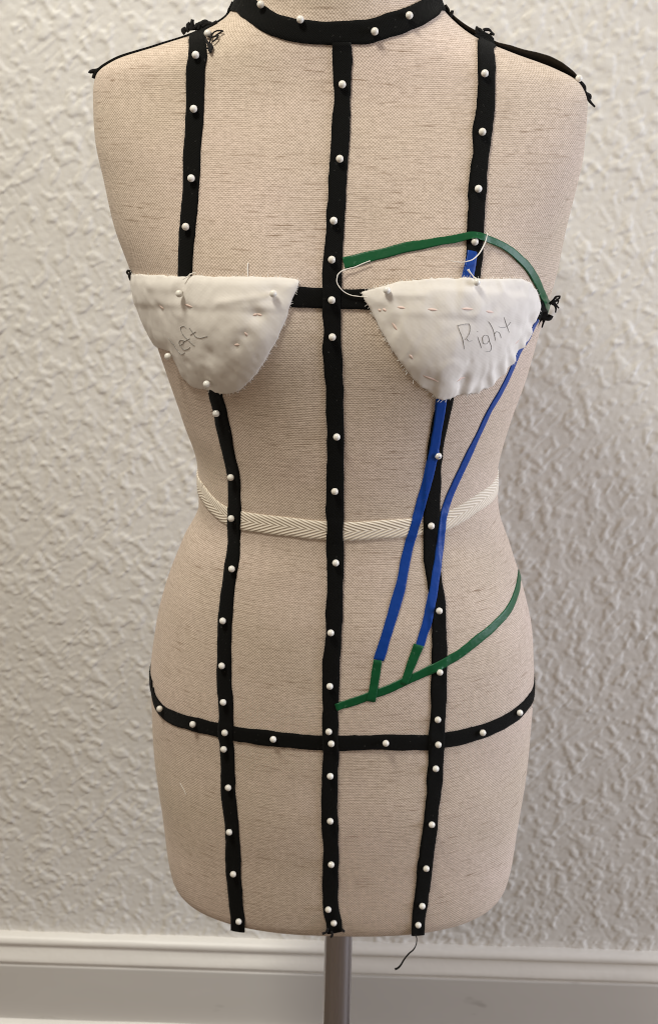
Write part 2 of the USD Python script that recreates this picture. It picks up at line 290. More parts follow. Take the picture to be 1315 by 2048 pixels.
ROWS = np.array(ROWS)
TK = np.concatenate([[0], np.cumsum(np.linalg.norm(np.diff(ROWS[:, [0, 2]], axis=0), axis=1))])      # t = length along the side, in metres
RI = PchipInterpolator(TK, ROWS)
T0, T1 = TK[0], TK[-1]
BUST = [(-0.0585, 0.700, 0.0135), (0.0700, 0.698, 0.0135)]
def S(phi, t):
    phi, t = np.asarray(phi, float), np.clip(np.asarray(t, float), T0, T1)
    R = RI(t)
    z, xl, xr, bf, bk, n = np.moveaxis(R, -1, 0)
    a, c = (xr - xl) / 2, (xr + xl) / 2
    cp, sp = np.cos(phi), np.sin(phi)
    b = np.where(sp >= 0, bf, bk)
    r = (np.abs(cp / a) ** n + np.abs(sp / b) ** n) ** (-1 / n)
    x, y = c + r * cp, -r * sp
    front = np.clip(sp, 0, 1) ** .8
    for bx, bz, am in BUST:
        dz = z - bz
        sz = np.where(dz > 0, .040, .030)
        y = y - am * front * np.exp(-.5 * ((x - bx) / .030) ** 2 - .5 * (dz / sz) ** 2)
    return np.stack([x, y, z], -1)
def dS(phi, t, e=1e-4):
    return (S(phi + e, t) - S(phi - e, t)) / (2 * e), (S(phi, t + e) - S(phi, t - e)) / (2 * e)
def N(phi, t):
    a, b = dS(phi, t)
    n = np.cross(a, b); n /= np.linalg.norm(n, axis=-1, keepdims=True) + 1e-12
    n = np.where((n[..., :1] * 0 + np.sum(n * (S(phi, t) - S(phi, t) * np.array([0, 0, 1.0]) - np.array([.008, 0, 0])), -1, keepdims=True)) < 0, -n, n)
    return n
def closest(Q, phi, t, it=3):
    for _ in range(it):
        a, b = dS(phi, t); d = Q - S(phi, t)
        aa, bb_, ab = (a * a).sum(-1), (b * b).sum(-1), (a * b).sum(-1)
        da, db = (d * a).sum(-1), (d * b).sum(-1)
        det = aa * bb_ - ab * ab + 1e-14
        phi = phi + np.clip((da * bb_ - db * ab) / det, -.2, .2); t = np.clip(t + np.clip((db * aa - da * ab) / det, -.02, .02), T0, T1)
    return phi, t
# mesh of the torso with st in metres (round the form from its centre front, and up)
nphi = 420
ts = np.unique(np.concatenate([np.linspace(T0, T1, 330), TK[:4], TK[-3:]]))
ph = np.linspace(-math.pi / 2, 1.5 * math.pi, nphi + 1)         # the seam of the st map lies at the back
PP, TT = np.meshgrid(ph, ts)
V = S(PP, TT)
seg = np.linalg.norm(np.diff(V, axis=1), axis=-1)
U = np.concatenate([np.zeros((len(ts), 1)), np.cumsum(seg, 1)], 1)
U = -(U - U[:, nphi // 2:nphi // 2 + 1])
mid = V[:, nphi // 2]
VV = np.concatenate([[0], np.cumsum(np.linalg.norm(np.diff(mid, axis=0), axis=1))])
UV = np.stack([U, np.repeat(VV[:, None], nphi + 1, 1)], -1)
# slight unevenness of stuffed cloth
from meshkit import fbm
Vn = N(PP, TT)
lump = fbm(V.reshape(-1, 3) * 22, 3, 5).reshape(V.shape[:2]) - .5
lump[:, 0] = lump[:, -1]
V = V + Vn * (lump * .0012)[..., None]
tv, tf, tuv = V.reshape(-1, 3), grid_faces(len(ts), nphi + 1)[:, ::-1], UV.reshape(-1, 2)
caps_v, caps_f, caps_uv = [], [], []
nv = len(tv)
for k, row in enumerate((0, len(ts) - 1)):
    caps_v.append(V[row].mean(0)); caps_uv.append((0, VV[row]))
    i = row * (nphi + 1) + np.arange(nphi)
    fc = np.stack([i, i + 1, np.full(nphi, nv + k)], -1)
    caps_f.append(fc if row == 0 else fc[:, ::-1])
form = thing('dress_form', 'small half scale dress form torso covered in natural linen on a grey metal pole', 'dress form', loc=(0.012, 0, 0))
torso_v, torso_f = np.vstack([tv, caps_v]), np.vstack([tf] + caps_f)
tm = trimesh.Trimesh(torso_v, torso_f, process=False)
if tm.volume < 0: torso_f = torso_f[:, ::-1]
part(form, 'torso', (torso_v, torso_f), linen, smooth=True, uv=np.vstack([tuv, caps_uv]))
def lathe(profile, cx, cy, seg_=48):
    r = trimesh.creation.revolve(np.array(profile), sections=seg_); r.apply_translation((cx, cy, 0)); return r
PX = 0.0125
part(form, 'pole', lathe([(0, .012), (.0101, .012), (.0101, .3090), (0, .3090)], PX, 0), pole_metal, smooth=40)
part(form, 'pole_collar', lathe([(0.0102, .303), (.0125, .303), (.0130, .304), (.0130, .3094), (.0102, .3094)], PX, 0), pole_metal, smooth=40)
part(form, 'stand_base', lathe([(0, .0), (.105, .0), (.110, .003), (.108, .008), (.05, .013), (.014, .017), (0, .017)], PX, 0, 64), base_paint, smooth=30)

# ---------------------------------------------------------------- from a place on the photograph to a place on the cloth
gp, gt = np.meshgrid(np.radians(np.linspace(-12, 192, 260)), np.linspace(TK[3], T1, 420))
gp, gt = gp.ravel(), gt.ravel()
gS = S(gp, gt); gN = N(gp, gt)
vis = ((CAM - gS) * gN).sum(-1) > 0.0
gq = project(gS)
pick = LinearNDInterpolator(gq[vis], np.stack([gp, gt], -1)[vis])
pick_near = NearestNDInterpolator(gq[vis], np.stack([gp, gt], -1)[vis])
def on_form(px, off=0.0):
    """(phi, t) under photograph points, for something lying off metres above the cloth"""
    px = np.atleast_2d(np.asarray(px, float)); aim = px.copy()
    for _ in range(3 if off else 1):
        pt = pick(aim); bad = np.isnan(pt[:, 0])
        if bad.any(): pt[bad] = pick_near(aim[bad])
        if off:
            q = project(S(pt[:, 0], pt[:, 1]) + N(pt[:, 0], pt[:, 1]) * off)
            aim = aim + np.clip(np.where(bad[:, None], 0, px - q), -12, 12)
    return pt
def t_of_z(z):
    return np.interp(z, RI(np.linspace(T0, T1, 4000))[:, 0], np.linspace(T0, T1, 4000))
class Layers:
    """what already lies on the cloth: later pieces ride over it"""
    def __init__(s): s.items = []
    def add(s, P, hw, th): s.items.append((cKDTree(P), hw, th))
    def height(s, P, soft=.0022, skip=()):
        h = np.zeros(len(P))
        for k, (tr, hw, th) in enumerate(s.items):
            d, _ = tr.query(P)
            x = np.clip(1 - (d - hw) / soft, 0, 1); h += th * x * x * (3 - 2 * x)
        return h
LAY = Layers()
def resample(pts, n):
    pts = np.asarray(pts, float)
    s = np.concatenate([[0], np.cumsum(np.linalg.norm(np.diff(pts, axis=0), axis=1))])
    return PchipInterpolator(s, pts)(np.linspace(0, s[-1], n))
def ribbon(pt, width, thick, seed=0, base=0.0002, edge_noise=.00025, lift=None, cross=7, register=True, puff=.15, tail=0.0, tilt=0, spacing=.0016):
    """a strip of cloth or tape that follows the (phi, t) path over the form: vertices, faces, st"""
    P = S(pt[:, 0], pt[:, 1])
    L = np.linalg.norm(np.diff(P, axis=0), axis=1).sum()
    n = max(8, int(L / spacing))
    s = np.concatenate([[0], np.cumsum(np.linalg.norm(np.diff(P, axis=0), axis=1))])
    keep = np.concatenate([[True], np.diff(s) > 1e-7]); s, pt = s[keep], pt[keep]
    sn = np.linspace(0, s[-1], n)
    pt = PchipInterpolator(s, pt)(sn)
    P, Nn = S(pt[:, 0], pt[:, 1]), N(pt[:, 0], pt[:, 1])
    T = np.gradient(P, axis=0); T = gaussian_filter1d(T, 1.5, axis=0, mode='nearest'); T /= np.linalg.norm(T, axis=1, keepdims=True)
    Lt = np.cross(Nn, T); Lt /= np.linalg.norm(Lt, axis=1, keepdims=True)
    w = np.interp(sn / s[-1], np.linspace(0, 1, len(np.atleast_1d(width))), np.atleast_1d(width)) / 2
    g = np.random.default_rng(seed + 100)
    e = [gaussian_filter1d(g.standard_normal(n), 2.5) * edge_noise * 2.2 + gaussian_filter1d(g.standard_normal(n), .7) * edge_noise * .35 for _ in (0, 1)]
    js = np.linspace(-1, 1, cross)
    rows = []
    Q0 = [P + Lt * (j * (w + (e[0] if j < 0 else e[1]) * abs(j)))[:, None] for j in js]
    lift_ = np.zeros(n) if lift is None else np.interp(sn / s[-1], np.linspace(0, 1, len(lift)), lift)
    feet, tops = [], []
    wav = gaussian_filter1d(g.standard_normal(n), 4) * thick * .5
    for j, Q in zip(js, Q0):
        a, b = closest(Q, pt[:, 0], pt[:, 1]); C, Cn = S(a, b), N(a, b)
        hl = LAY.height(C)
        h = base + hl + thick * (1 + puff * (1 - j * j)) + lift_ * ((1 + tilt * j) / 2 if tilt else 1) + wav * .3
        if abs(j) == 1: h = h - thick * .18
        tops.append(C + Cn * h[:, None]); feet.append(C + Cn * (np.where(lift_ > .0005, h - thick, -.0003))[:, None])
    loop = [feet[0]] + tops + [feet[-1]]
    w_all = w; us = [-w * 1.1] + [j * w for j in js] + [w * 1.1]
    if lift is not None:                         # a loose tape has an underside of its own
        loop = loop + [feet[len(js) // 2]]; us = us + [w * 0]
    Vr = np.stack(loop, 1); nc = Vr.shape[1]
    if tail:                                     # the cut end hangs free past the hem
        out = Nn[-1] * np.array([1, 1, 0]); out /= np.linalg.norm(out); dn = np.array([0, 0, -1.0]) + .35 * (T[-1] * np.array([1, 1, 0]))
        c0 = Vr[-1].copy(); c0[[0, -1]] += out * .0006
        extra = [c0 + dn * tail * k + out * tail * .12 * k for k in (.3, .6, 1.0)]
        Vr = np.concatenate([Vr, np.stack(extra)]); sn = np.concatenate([sn, sn[-1] + tail * np.array([.3, .6, 1.0])]); w = np.concatenate([w, np.full(3, w[-1])]); n += 3
    full = lambda u: np.full(n, u) if np.ndim(u) == 0 else np.concatenate([u, np.full(max(0, n - len(u)), u[-1])])
    uv = np.stack([np.repeat(sn[:, None], nc, 1), np.stack([full(u) for u in us], 1)], -1)
    f = grid_faces(n, nc, wrap=lift is not None)
    fc = []
    for r in (0, n - 1):
        c = r * nc + np.arange(nc); tri = np.array([[c[0], c[k], c[k + 1]] for k in range(1, nc - 1)])
        fc.append(tri if r else tri[:, ::-1])
    if register: LAY.add(P, w.mean(), thick)
    v = Vr.reshape(-1, 3); f = np.vstack([f] + fc)
    k = n // 2 * nc + 1 + cross // 2                       # outward faces
    tri = v[f]; nn = np.cross(tri[:, 1] - tri[:, 0], tri[:, 2] - tri[:, 0])
    top = (f == k).any(1)
    if (nn[top].sum(0) @ Nn[n // 2]) < 0: f = f[:, ::-1]
    return (v, f), uv.reshape(-1, 2), pt
def tube(pts, r, sides=5, taper=None, smooth_n=None):
    pts = np.asarray(pts, float)
    if smooth_n: pts = resample(pts, smooth_n)
    n = len(pts); T = np.gradient(pts, axis=0); T /= np.linalg.norm(T, axis=1, keepdims=True) + 1e-12
    ref = np.array([.31, -.8, .51]); A = np.cross(T, ref); A /= np.linalg.norm(A, axis=1, keepdims=True) + 1e-9; B = np.cross(T, A)
    rr = np.full(n, r) if taper is None else r * np.interp(np.linspace(0, 1, n), np.linspace(0, 1, len(taper)), taper)
    a = np.linspace(0, 2 * np.pi, sides, endpoint=False)
    v = pts[:, None] + rr[:, None, None] * (np.cos(a)[None, :, None] * A[:, None] + np.sin(a)[None, :, None] * B[:, None])
    f = grid_faces(n, sides, True)
    c = [[0, k + 1, k] for k in range(1, sides - 1)] + [[(n - 1) * sides, (n - 1) * sides + k, (n - 1) * sides + k + 1] for k in range(1, sides - 1)]
    return v.reshape(-1, 3), np.vstack([f, c])
def join(ms):
    v, f, o = [], [], 0
    for a, b in ms: v.append(a); f.append(np.asarray(b) + o); o += len(a)
    return np.vstack(v), np.vstack(f)
def path_on(px, off=.0):
    return on_form(resample(np.array(px, float), 60), off)
def tape(name, label, cat, pt, mat, width, thick, group=None, **kw):
    mesh_, uv, fine = ribbon(pt, width, thick, **kw)
    mid_ = S(fine[len(fine) // 2, 0], fine[len(fine) // 2, 1])
    th = thing(name, label, cat, group, loc=mid_)
    part(th, 'strip', mesh_, mat, smooth=True, uv=uv)
    return th, fine
def lifted(px, h):
    """points h above the cloth and whatever lies on it"""
    pt = on_form(px, .002); C = S(pt[:, 0], pt[:, 1]); hh = LAY.height(C) + h
    return C + N(pt[:, 0], pt[:, 1]) * hh[:, None]

# ---------------------------------------------------------------- tapes on the form
TW = 0.0096
# waist: ivory herringbone twill
wp = [(403, 986), (411, 998), (422, 1010), (446, 1030), (486, 1043), (552, 1052), (634, 1061), (691, 1064), (753, 1061), (814, 1057), (855, 1050), (890, 1043), (924, 1027), (958, 1005), (985, 986), (993, 975)]
def ring_path(px, zs_back, off=.001):
    f = path_on(px, off)
    back = np.linspace(0, 1, 40)[1:]
    phi_b = f[-1, 0] + (f[0, 0] - 2 * math.pi - f[-1, 0]) * back
    zf, zl = RI(f[-1, 1])[0], RI(f[0, 1])[0]
    tb = t_of_z(zf + (zl - zf) * back + zs_back * np.sin(np.pi * back))
    return np.vstack([f, np.stack([phi_b, tb], -1)])
tape('waist_tape', 'ivory herringbone twill tape tied round the waist of the dress form', 'tape', ring_path(wp, .004), ivory_tape, .0112, .0005, seed=1, base=.0001, edge_noise=.00016)
# hip, bust, neck
hp = [(303, 1377), (308, 1400), (319, 1418), (336, 1432), (383, 1448), (435, 1461), (480, 1472), (514, 1475), (581, 1483), (643, 1487), (692, 1488), (769, 1486), (857, 1487), (892, 1482), (965, 1464), (1025, 1435), (1052, 1412), (1063, 1398)]
hip, hip_f = tape('hip_tape', 'black cotton tape running level round the hips of the dress form', 'tape', ring_path(hp, .0), black_tape, .0097, .0008, seed=2, edge_noise=.0003)
bp = [(270, 582), (292, 583), (330, 584), (400, 586), (480, 590), (583, 593), (663, 597), (720, 599), (800, 601), (900, 604), (1000, 611), (1060, 619), (1098, 624)]
bust, bust_f = tape('bust_tape', 'black cotton tape across the bust, passing under both white cups, frayed at each side', 'tape', path_on(bp, .001), black_tape, .0105, .0008, seed=3, edge_noise=.0003)
npx = [(482, 2), (497, 16), (520, 31), (545, 45), (600, 60), (660, 65), (720, 64), (790, 46), (840, 25), (866, 8), (876, 0)]
neck, neck_f = tape('neck_tape', 'black cotton tape curving round the base of the neck', 'tape', ring_path(npx, .006), black_tape, .0114, .0009, seed=4, edge_noise=.0003)
# shoulder seams: along the ridge
def ridge(phi0, px_list, dphi):
    q = np.array(px_list, float)
    tt = np.linspace(T0, T1, 4000); side = project(S(np.full(4000, phi0), tt))
    sel = tt > t_of_z(.80)
    out = []
    for x, y in q:
        k = np.argmin(np.hypot(*(side[sel] - (x, y)).T)); out.append((phi0 + dphi, tt[sel][k]))
    o = np.array(out); return o[np.argsort(o[:, 1])]
sl, _ = tape('shoulder_tape', 'thin edge-on black shoulder seam tape beside the frayed strap end with loose loops', 'tape', ridge(math.pi, [(186, 156), (203, 134), (224, 122), (274, 101), (330, 88), (385, 70), (430, 46), (480, 10)], -.02), black_tape, .009, .0009, seed=10)
sr, sr_f = tape('shoulder_tape', 'brownish black shoulder seam tape lifting off the shoulder next to the tidy strap end', 'tape', ridge(0, [(1160, 165), (1150, 157), (1122, 143), (1095, 131), (1043, 112), (991, 94), (952, 76), (909, 43), (880, 15)], .02), worn_tape, .0085, .0009, seed=11,
             tilt=1, lift=[.0002, .0022, .0036, .004, .0036, .0028, .0025, .0015, .002, .0022, .0016, .001, .0005])
LAY.add(S(sr_f[:, 0], sr_f[:, 1]), .004, .0026)
# uprights
def up(px, seed, name, label, **kw):
    return tape(name, label, 'tape', path_on(px, .0015), black_tape, TW, .0008, seed=seed, edge_noise=.00035, **kw)
cf = [(684, 84), (685, 110), (684, 168), (679, 300), (676, 340), (670, 440), (666, 520), (663, 600), (664, 700), (671, 850), (669, 1000), (670, 1150), (667, 1250), (661, 1350), (661, 1480), (659, 1600), (660, 1700), (660, 1790), (661, 1822), (665, 1838), (667, 1846)]
cft, cft_f = up(cf, 5, 'centre_front_tape', 'long black cotton tape straight down the centre front from neck to hem', tail=0.0078)
lu = [(393, 54), (393, 78), (393, 107), (389, 130), (387, 216), (383, 300), (381, 357), (373, 453), (366, 550), (362, 610)]
lut, lut_f = up(lu, 6, 'strap_tape', 'black strap tape from frayed shoulder end down to the cup marked Left')
ru = [(968, 57), (972, 85), (974, 146), (973, 200), (965, 263), (963, 300), (956, 376), (952, 450), (951, 500), (945, 550), (938, 610)]
rut, rut_f = up(ru, 7, 'strap_tape', 'black strap tape passing under the green arc down to the cup marked Right')
ll = [(418, 740), (429, 789), (437, 827), (448, 880), (459, 930), (465, 965), (466, 1037), (464, 1100), (459, 1140), (451, 1200), (447, 1255), (446, 1332), (448, 1405), (450, 1466), (453, 1500), (455, 1576), (462, 1665), (466, 1750), (469, 1800), (473, 1832), (474, 1838)]
llt, llt_f = up(ll, 8, 'princess_tape', 'black tape from below the cup marked Left to hem, without any coloured tape on it', tail=0.0098)
rl = [(898, 740), (891, 800), (879, 860), (871, 912), (866, 1000), (862, 1052), (863, 1100), (868, 1150), (875, 1200), (878, 1250), (879, 1338), (876, 1440), (874, 1490), (871, 1540), (862, 1650), (850, 1738), (841, 1813), (837, 1840), (836, 1848)]
rlt, rlt_f = up(rl, 9, 'princess_tape', 'black tape from below the cup marked Right to hem, crossed by blue and green tape', tail=0.009)

# green and blue vinyl tape, riding over the pins underneath
HID = [(876, 912), (879, 1345), (949, 483)]
for h_ in HID: LAY.add(lifted([h_], 0), .0007, .0030)
def vt(px, mat, width, seed, name, label, **kw):
    return tape(name, label, 'tape', path_on(px, .0016), mat, np.atleast_1d(width) * .89, .00035, seed=seed, edge_noise=.00022, puff=.02, cross=9, **kw)
blue1 = [(945, 501), (943, 520), (938, 545), (933, 575)]
vt(blue1, blue_vinyl, [.0060, .0066, .0075], 20, 'blue_tape', 'short blue vinyl tape piece on the black strap just above the white cup')
blue2 = [(889, 770), (884, 800), (875, 860), (866, 912), (856, 960), (834, 1040), (817, 1100), (800, 1180), (780, 1250), (757, 1322)]
vt(blue2, blue_vinyl, [.0064, .0066, .0066, .0064, .0062, .0066, .0068], 21, 'blue_tape', 'long blue vinyl tape slanting from the cup bottom toward the centre front')
blue3 = [(1078, 642), (1069, 660), (1062, 675), (1044, 700), (1026, 742), (1006, 783), (982, 824), (963, 864), (940, 912), (917, 960), (899, 1000), (887, 1040), (883, 1080), (877, 1120), (867, 1180), (854, 1250), (839, 1296)]
vt(blue3, blue_vinyl, [.0050, .0056, .0050, .0057, .0052, .0058, .0060, .0060], 22, 'blue_tape', 'long curved blue vinyl tape from the side of the right cup down past the waist', )
green1 = [(687, 526), (720, 517), (754, 508), (830, 489), (906, 477), (944, 471), (971, 477), (1005, 490), (1035, 511), (1058, 533), (1077, 561), (1090, 592), (1097, 612), (1098, 624)]
ga, _ = vt(green1, green_vinyl, [.0062, .0060, .0052, .0040, .0048, .0056, .0062, .0068], 23, 'green_tape', 'green vinyl tape arching over the right cup across the black strap', lift=[0, 0, .0002, .0006, .0018, .0008, .0002, 0, 0, 0])
green2 = [(671, 1416), (710, 1405), (745, 1392), (787, 1376), (836, 1354), (871, 1336), (913, 1314), (955, 1283), (990, 1253), (1018, 1224), (1034, 1192), (1041, 1165), (1042, 1146)]
vt(green2, green_vinyl, [.0055, .0058, .0066, .0066, .0066], 24, 'green_tape', 'long green vinyl tape sweeping from the centre front up over the hip to the side')
green3 = [(754, 1322), (749, 1360), (741, 1405)]
vt(green3, green_vinyl, .0063, 25, 'green_tape', 'short green vinyl piece at the end of the blue tape nearer the centre front')
green4 = [(838, 1291), (824, 1328), (806, 1370)]
vt(green4, green_vinyl, [.0064, .0060, .0046], 26, 'green_tape', 'short green vinyl piece at the end of the blue tape beside the black princess tape')

# ---------------------------------------------------------------- the two muslin cups
def param_outline(items):
    out = []
    for it in items:
        if it[0] == 'side': out.append((it[1], None, it[2]))       # (phi, height)
        else: out.append(it)
    px = np.array([i for i in out if len(i) == 2], float)
    pt = on_form(px, .0025); res, k = [], 0
    for i in out:
        if len(i) == 2: res.append(pt[k]); k += 1
        else: res.append((i[0], t_of_z(i[2])))
    return np.array(res)
SC = np.array([0.105, 1.0])
def cup(name, label, outline, dimples, fuzz, seed, ruffle=None, creases=()):
    g = np.random.default_rng(seed)
    o = param_outline(outline) * SC
    o = np.vstack([o, o[:1]]); s = np.concatenate([[0], np.cumsum(np.linalg.norm(np.diff(o, axis=0), axis=1))])
    n = int(s[-1] / .0009); ring = PchipInterpolator(s, o)(np.linspace(0, s[-1], n + 1)[:-1])
    c = ring.mean(0); d = ring - c; d /= np.linalg.norm(d, axis=1, keepdims=True)
    ring = ring + d * (gaussian_filter1d(g.standard_normal(n), 1.0, mode='wrap') * .00035 + gaussian_filter1d(g.standard_normal(n), 5.0, mode='wrap') * .0008)[:, None]
    poly = Polygon(ring).buffer(0)
    if poly.geom_type != 'Polygon': poly = max(poly.geoms, key=lambda x: x.area)
    ring = np.array(poly.exterior.coords)[:-1]
    x0, y0, x1, y1 = poly.bounds; st_ = .0012
    gx, gy = np.meshgrid(np.arange(x0, x1, st_), np.arange(y0, y1, st_)); gx = gx + (np.arange(gx.shape[0])[:, None] % 2) * st_ / 2
    pin_ = np.stack([gx.ravel(), gy.ravel()], -1)
    inner = shapely.contains_xy(poly.buffer(-.0007), pin_[:, 0], pin_[:, 1])
    pts = np.vstack([ring, pin_[inner]])
    tri = Delaunay(pts).simplices; cen = pts[tri].mean(1)
    tri = tri[shapely.contains_xy(poly, cen[:, 0], cen[:, 1])]
    a, b = pts[tri[:, 1]] - pts[tri[:, 0]], pts[tri[:, 2]] - pts[tri[:, 0]]
    flip = (a[:, 0] * b[:, 1] - a[:, 1] * b[:, 0]) < 0; tri[flip] = tri[flip][:, ::-1]
    dist = shapely.distance(poly.exterior, shapely.points(pts))
    pt = pts / SC; C, Cn = S(pt[:, 0], pt[:, 1]), N(pt[:, 0], pt[:, 1])
    h = .0012 + .0026 * (1 - np.exp(-dist / .008)) + LAY.height(C, .004) * .8
    h += (fbm(C * 60, 3, seed) - .5) * .0012 * np.clip(dist / .006, 0, 1)
    h += (fbm(C * 190 * np.array([1, 1, .6]), 3, seed + 1) - .5) * .0010
    for (px, py, amp, sig) in dimples:
        q = on_form([(px, py)], .003); c0 = S(q[0, 0], q[0, 1]); r2 = ((C - c0) ** 2).sum(1)
        h -= amp * np.exp(-.5 * r2 / sig ** 2)
    for (p0, p1, amp, sig) in creases:
        e = lifted([p0, p1], 0); ab = e[1] - e[0]; k = np.clip(((C - e[0]) @ ab) / (ab @ ab), 0, 1); dd = np.linalg.norm(C - e[0] - k[:, None] * ab, axis=1)
        h += amp * np.exp(-.5 * (dd / sig) ** 2)
    if ruffle:
        q = lifted(ruffle, 0); tr = cKDTree(resample(q, 400)); dd, kk = tr.query(C)
        h += .0012 * np.exp(-dd / .008) * np.sin(kk / 400 * len(ruffle) * 2.0 * np.pi)
    h = np.maximum(h, .0008)
    top = C + Cn * h[:, None]; nr = len(ring)
    foot = C[:nr] + Cn[:nr] * np.maximum(h[:nr] - .0007, -.0002)[:, None]
    under = C[:nr] + Cn[:nr] * 0.0001
    v = np.vstack([top, foot, under]); i = np.arange(nr); j = (i + 1) % nr; m_ = len(top)
    ccw = Polygon(ring).exterior.is_ccw
    w1 = np.vstack([np.stack([i, m_ + i, m_ + j], -1), np.stack([i, m_ + j, j], -1), np.stack([m_ + i, m_ + nr + i, m_ + nr + j], -1), np.stack([m_ + i, m_ + nr + j, m_ + j], -1)])
    if not ccw: w1 = w1[:, ::-1]
    f = np.vstack([tri, w1])
    nn = np.cross(v[tri][:, 1] - v[tri][:, 0], v[tri][:, 2] - v[tri][:, 0]).sum(0)
    if nn @ Cn.mean(0) < 0: f = f[:, ::-1]
    u2 = pts; uv = np.vstack([u2, u2[:nr], u2[:nr]])
    th = thing(name, label, 'bra cup', loc=S(*(c / SC)))
    part(th, 'muslin', (v, f), muslin, smooth=True, uv=uv)
    # fraying: short threads standing out of the cut edge
    fr = []
    cum = np.linalg.norm(np.diff(ring, axis=0), axis=1).sum()
    for k in range(fuzz):
        i0 = g.integers(nr); p = top[i0] - Cn[i0] * .0004
        tang = top[(i0 + 2) % nr] - top[i0 - 2]; tang /= np.linalg.norm(tang); outw = np.cross(tang, Cn[i0]); 
        if outw @ (p - top.mean(0)) < 0: outw = -outw
        L = .0005 + .0014 * g.random() ** 2
        dr = outw + tang * g.normal(0, .7) + Cn[i0] * g.normal(.1, .35); dr /= np.linalg.norm(dr)
        e2 = dr + g.normal(0, .5, 3)
        fr.append(tube([p - dr * .0008, p + dr * L * .5, p + dr * L * .75 + e2 * L * .25], .00009 + .00006 * g.random(), 4))
    part(th, 'frayed_edge', join(fr), white_thread, smooth=True, kind='stuff')
    h_lin, h_near = LinearNDInterpolator(pts, h), NearestNDInterpolator(pts, h)
    def on_cup(px, lift=.00015):
        q = on_form(px, .004)
        for _ in range(2):                       # aim at the cup's own surface, not the cloth below
            hh = h_lin(q * SC); bad = np.isnan(hh); hh[bad] = h_near(q[bad] * SC)
            q = on_form(px, float(hh.mean())) if len(q) == 1 else q
        return S(q[:, 0], q[:, 1]) + N(q[:, 0], q[:, 1]) * (hh + lift)[:, None]
    LAY.add(C[inner_sel(pts, poly)], .0006, .0030)
    return th, on_cup
def inner_sel(pts, poly): return shapely.contains_xy(poly.buffer(-.002), pts[:, 0], pts[:, 1])
PI = math.pi
left_out = [('side', PI + .06, .7120), (290, 551), (330, 553), (370, 556), (380, 552), (440, 553), (500, 552), (560, 554), (597, 562), (588, 590), (580, 612), (572, 640), (560, 665), (545, 695), (532, 720), (515, 745), (495, 768), (478, 782), (458, 789),
            (430, 787), (405, 780), (385, 776), (372, 768), (358, 752), (350, 735), (343, 720), (336, 704), ('side', PI + .02, .6760)]
left_st = [(315, 611, 326, 618), (368, 608, 384, 614), (504, 631, 514, 628), (512, 628, 524, 631), (488, 664, 494, 673), (466, 691, 478, 690)]
right_out = [(722, 584), (745, 577), (770, 572), (800, 563), (840, 558), (880, 556), (925, 555), (960, 556), (1000, 557), (1040, 558), (1060, 565), (1075, 580), (1080, 600), (1082, 620), (1074, 640), (1066, 655), (1062, 680), (1047, 695), (1036, 712), (1028, 730), (1015, 743),
             (1004, 757), (990, 769), (978, 779), (965, 780), (955, 789), (935, 789), (910, 795), (888, 800), (872, 795), (850, 780), (828, 763), (812, 745), (797, 720), (780, 695), (765, 670), (752, 645), (738, 615), (728, 598)]
right_st = [(755, 619, 762, 621), (764, 617, 773, 622), (793, 614, 811, 616), (854, 618, 875, 620), (921, 617, 946, 618), (970, 622, 988, 625), (783, 645, 794, 661), (818, 710, 826, 720), (845, 753, 878, 765), (915, 766, 936, 759), (1038, 690, 1046, 682)]
dl = [((a + c) / 2, (b + d) / 2, .0008, .0022) for a, b, c, d in left_st] + [(420, 706, .0010, .0026), (375, 725, .0008, .002), (413, 768, .0018, .0048), (358, 587, .0013, .0034), (546, 587, .0013, .0034)]
lc, on_l = cup('bra_cup', 'white muslin cup with pencilled word Left, pinned at three corners', left_out, dl, 240, 31,
               creases=[((440, 605), (545, 590), .0007, .0012), ((300, 570), (370, 580), .0006, .002), ((400, 640), (520, 660), .0004, .003)])
dr_ = [((a + c) / 2, (b + d) / 2, .0007, .0024) for a, b, c, d in right_st] + [(1039, 692, .0018, .0030), (1022, 716, .0016, .0030), (997, 741, .0018, .0032), (968, 762, .0018, .0032), (928, 762, .0016, .004), (940, 723, .0006, .001), (1060, 640, .0015, .003)]
rc, on_r = cup('bra_cup', 'white muslin cup with pencilled word Right, ruffled lower edge beside blue tape', right_out, dr_, 300, 32,
               ruffle=[(1066, 655), (1047, 695), (1028, 730), (1004, 757), (978, 779), (955, 789), (910, 795)],
               creases=[((770, 590), (850, 590), .0007, .0012), ((1000, 562), (1003, 580), .0006, .0012), ((880, 740), (915, 690), .0006, .004)])
for th, st, on in ((lc, left_st, on_l), (rc, right_st, on_r)):
    for a, b, c, d in st:
        p = on(resample([(a, b), ((a + c) / 2, (b + d) / 2), (c, d)], 7)  , -.0004)
        part(th, 'stitch', tube(p, .0008, 7, taper=[.5, 1, 1, .5]), pink_thread, smooth=True)
def write(th, on, strokes, w):
    out = []
    for s_ in strokes:
        s_ = np.array(s_, float)
        p = on(resample(s_, max(6, int(np.linalg.norm(np.diff(s_, axis=0), axis=1).sum() / 1.6))), .00012)
        out.append(tube(p, w, 5, taper=[.6, 1, .9, 1, .7]))
    part(th, 'pencil_writing', join(out), graphite, smooth=True)
write(lc, on_l, [[(335, 676), (345, 690), (356, 705), (361, 709), (368, 705)], [(357, 690), (365, 687), (367, 682), (361, 680), (357, 685), (361, 693), (367, 700), (373, 699), (379, 694)],
                 [(371, 657), (366, 652), (360, 656), (362, 664), (368, 673), (374, 679), (388, 692)], [(364, 685), (378, 677)], [(377, 655), (385, 665), (391, 673), (399, 676), (408, 674), (415, 672)], [(379, 670), (391, 663)]], .00018)
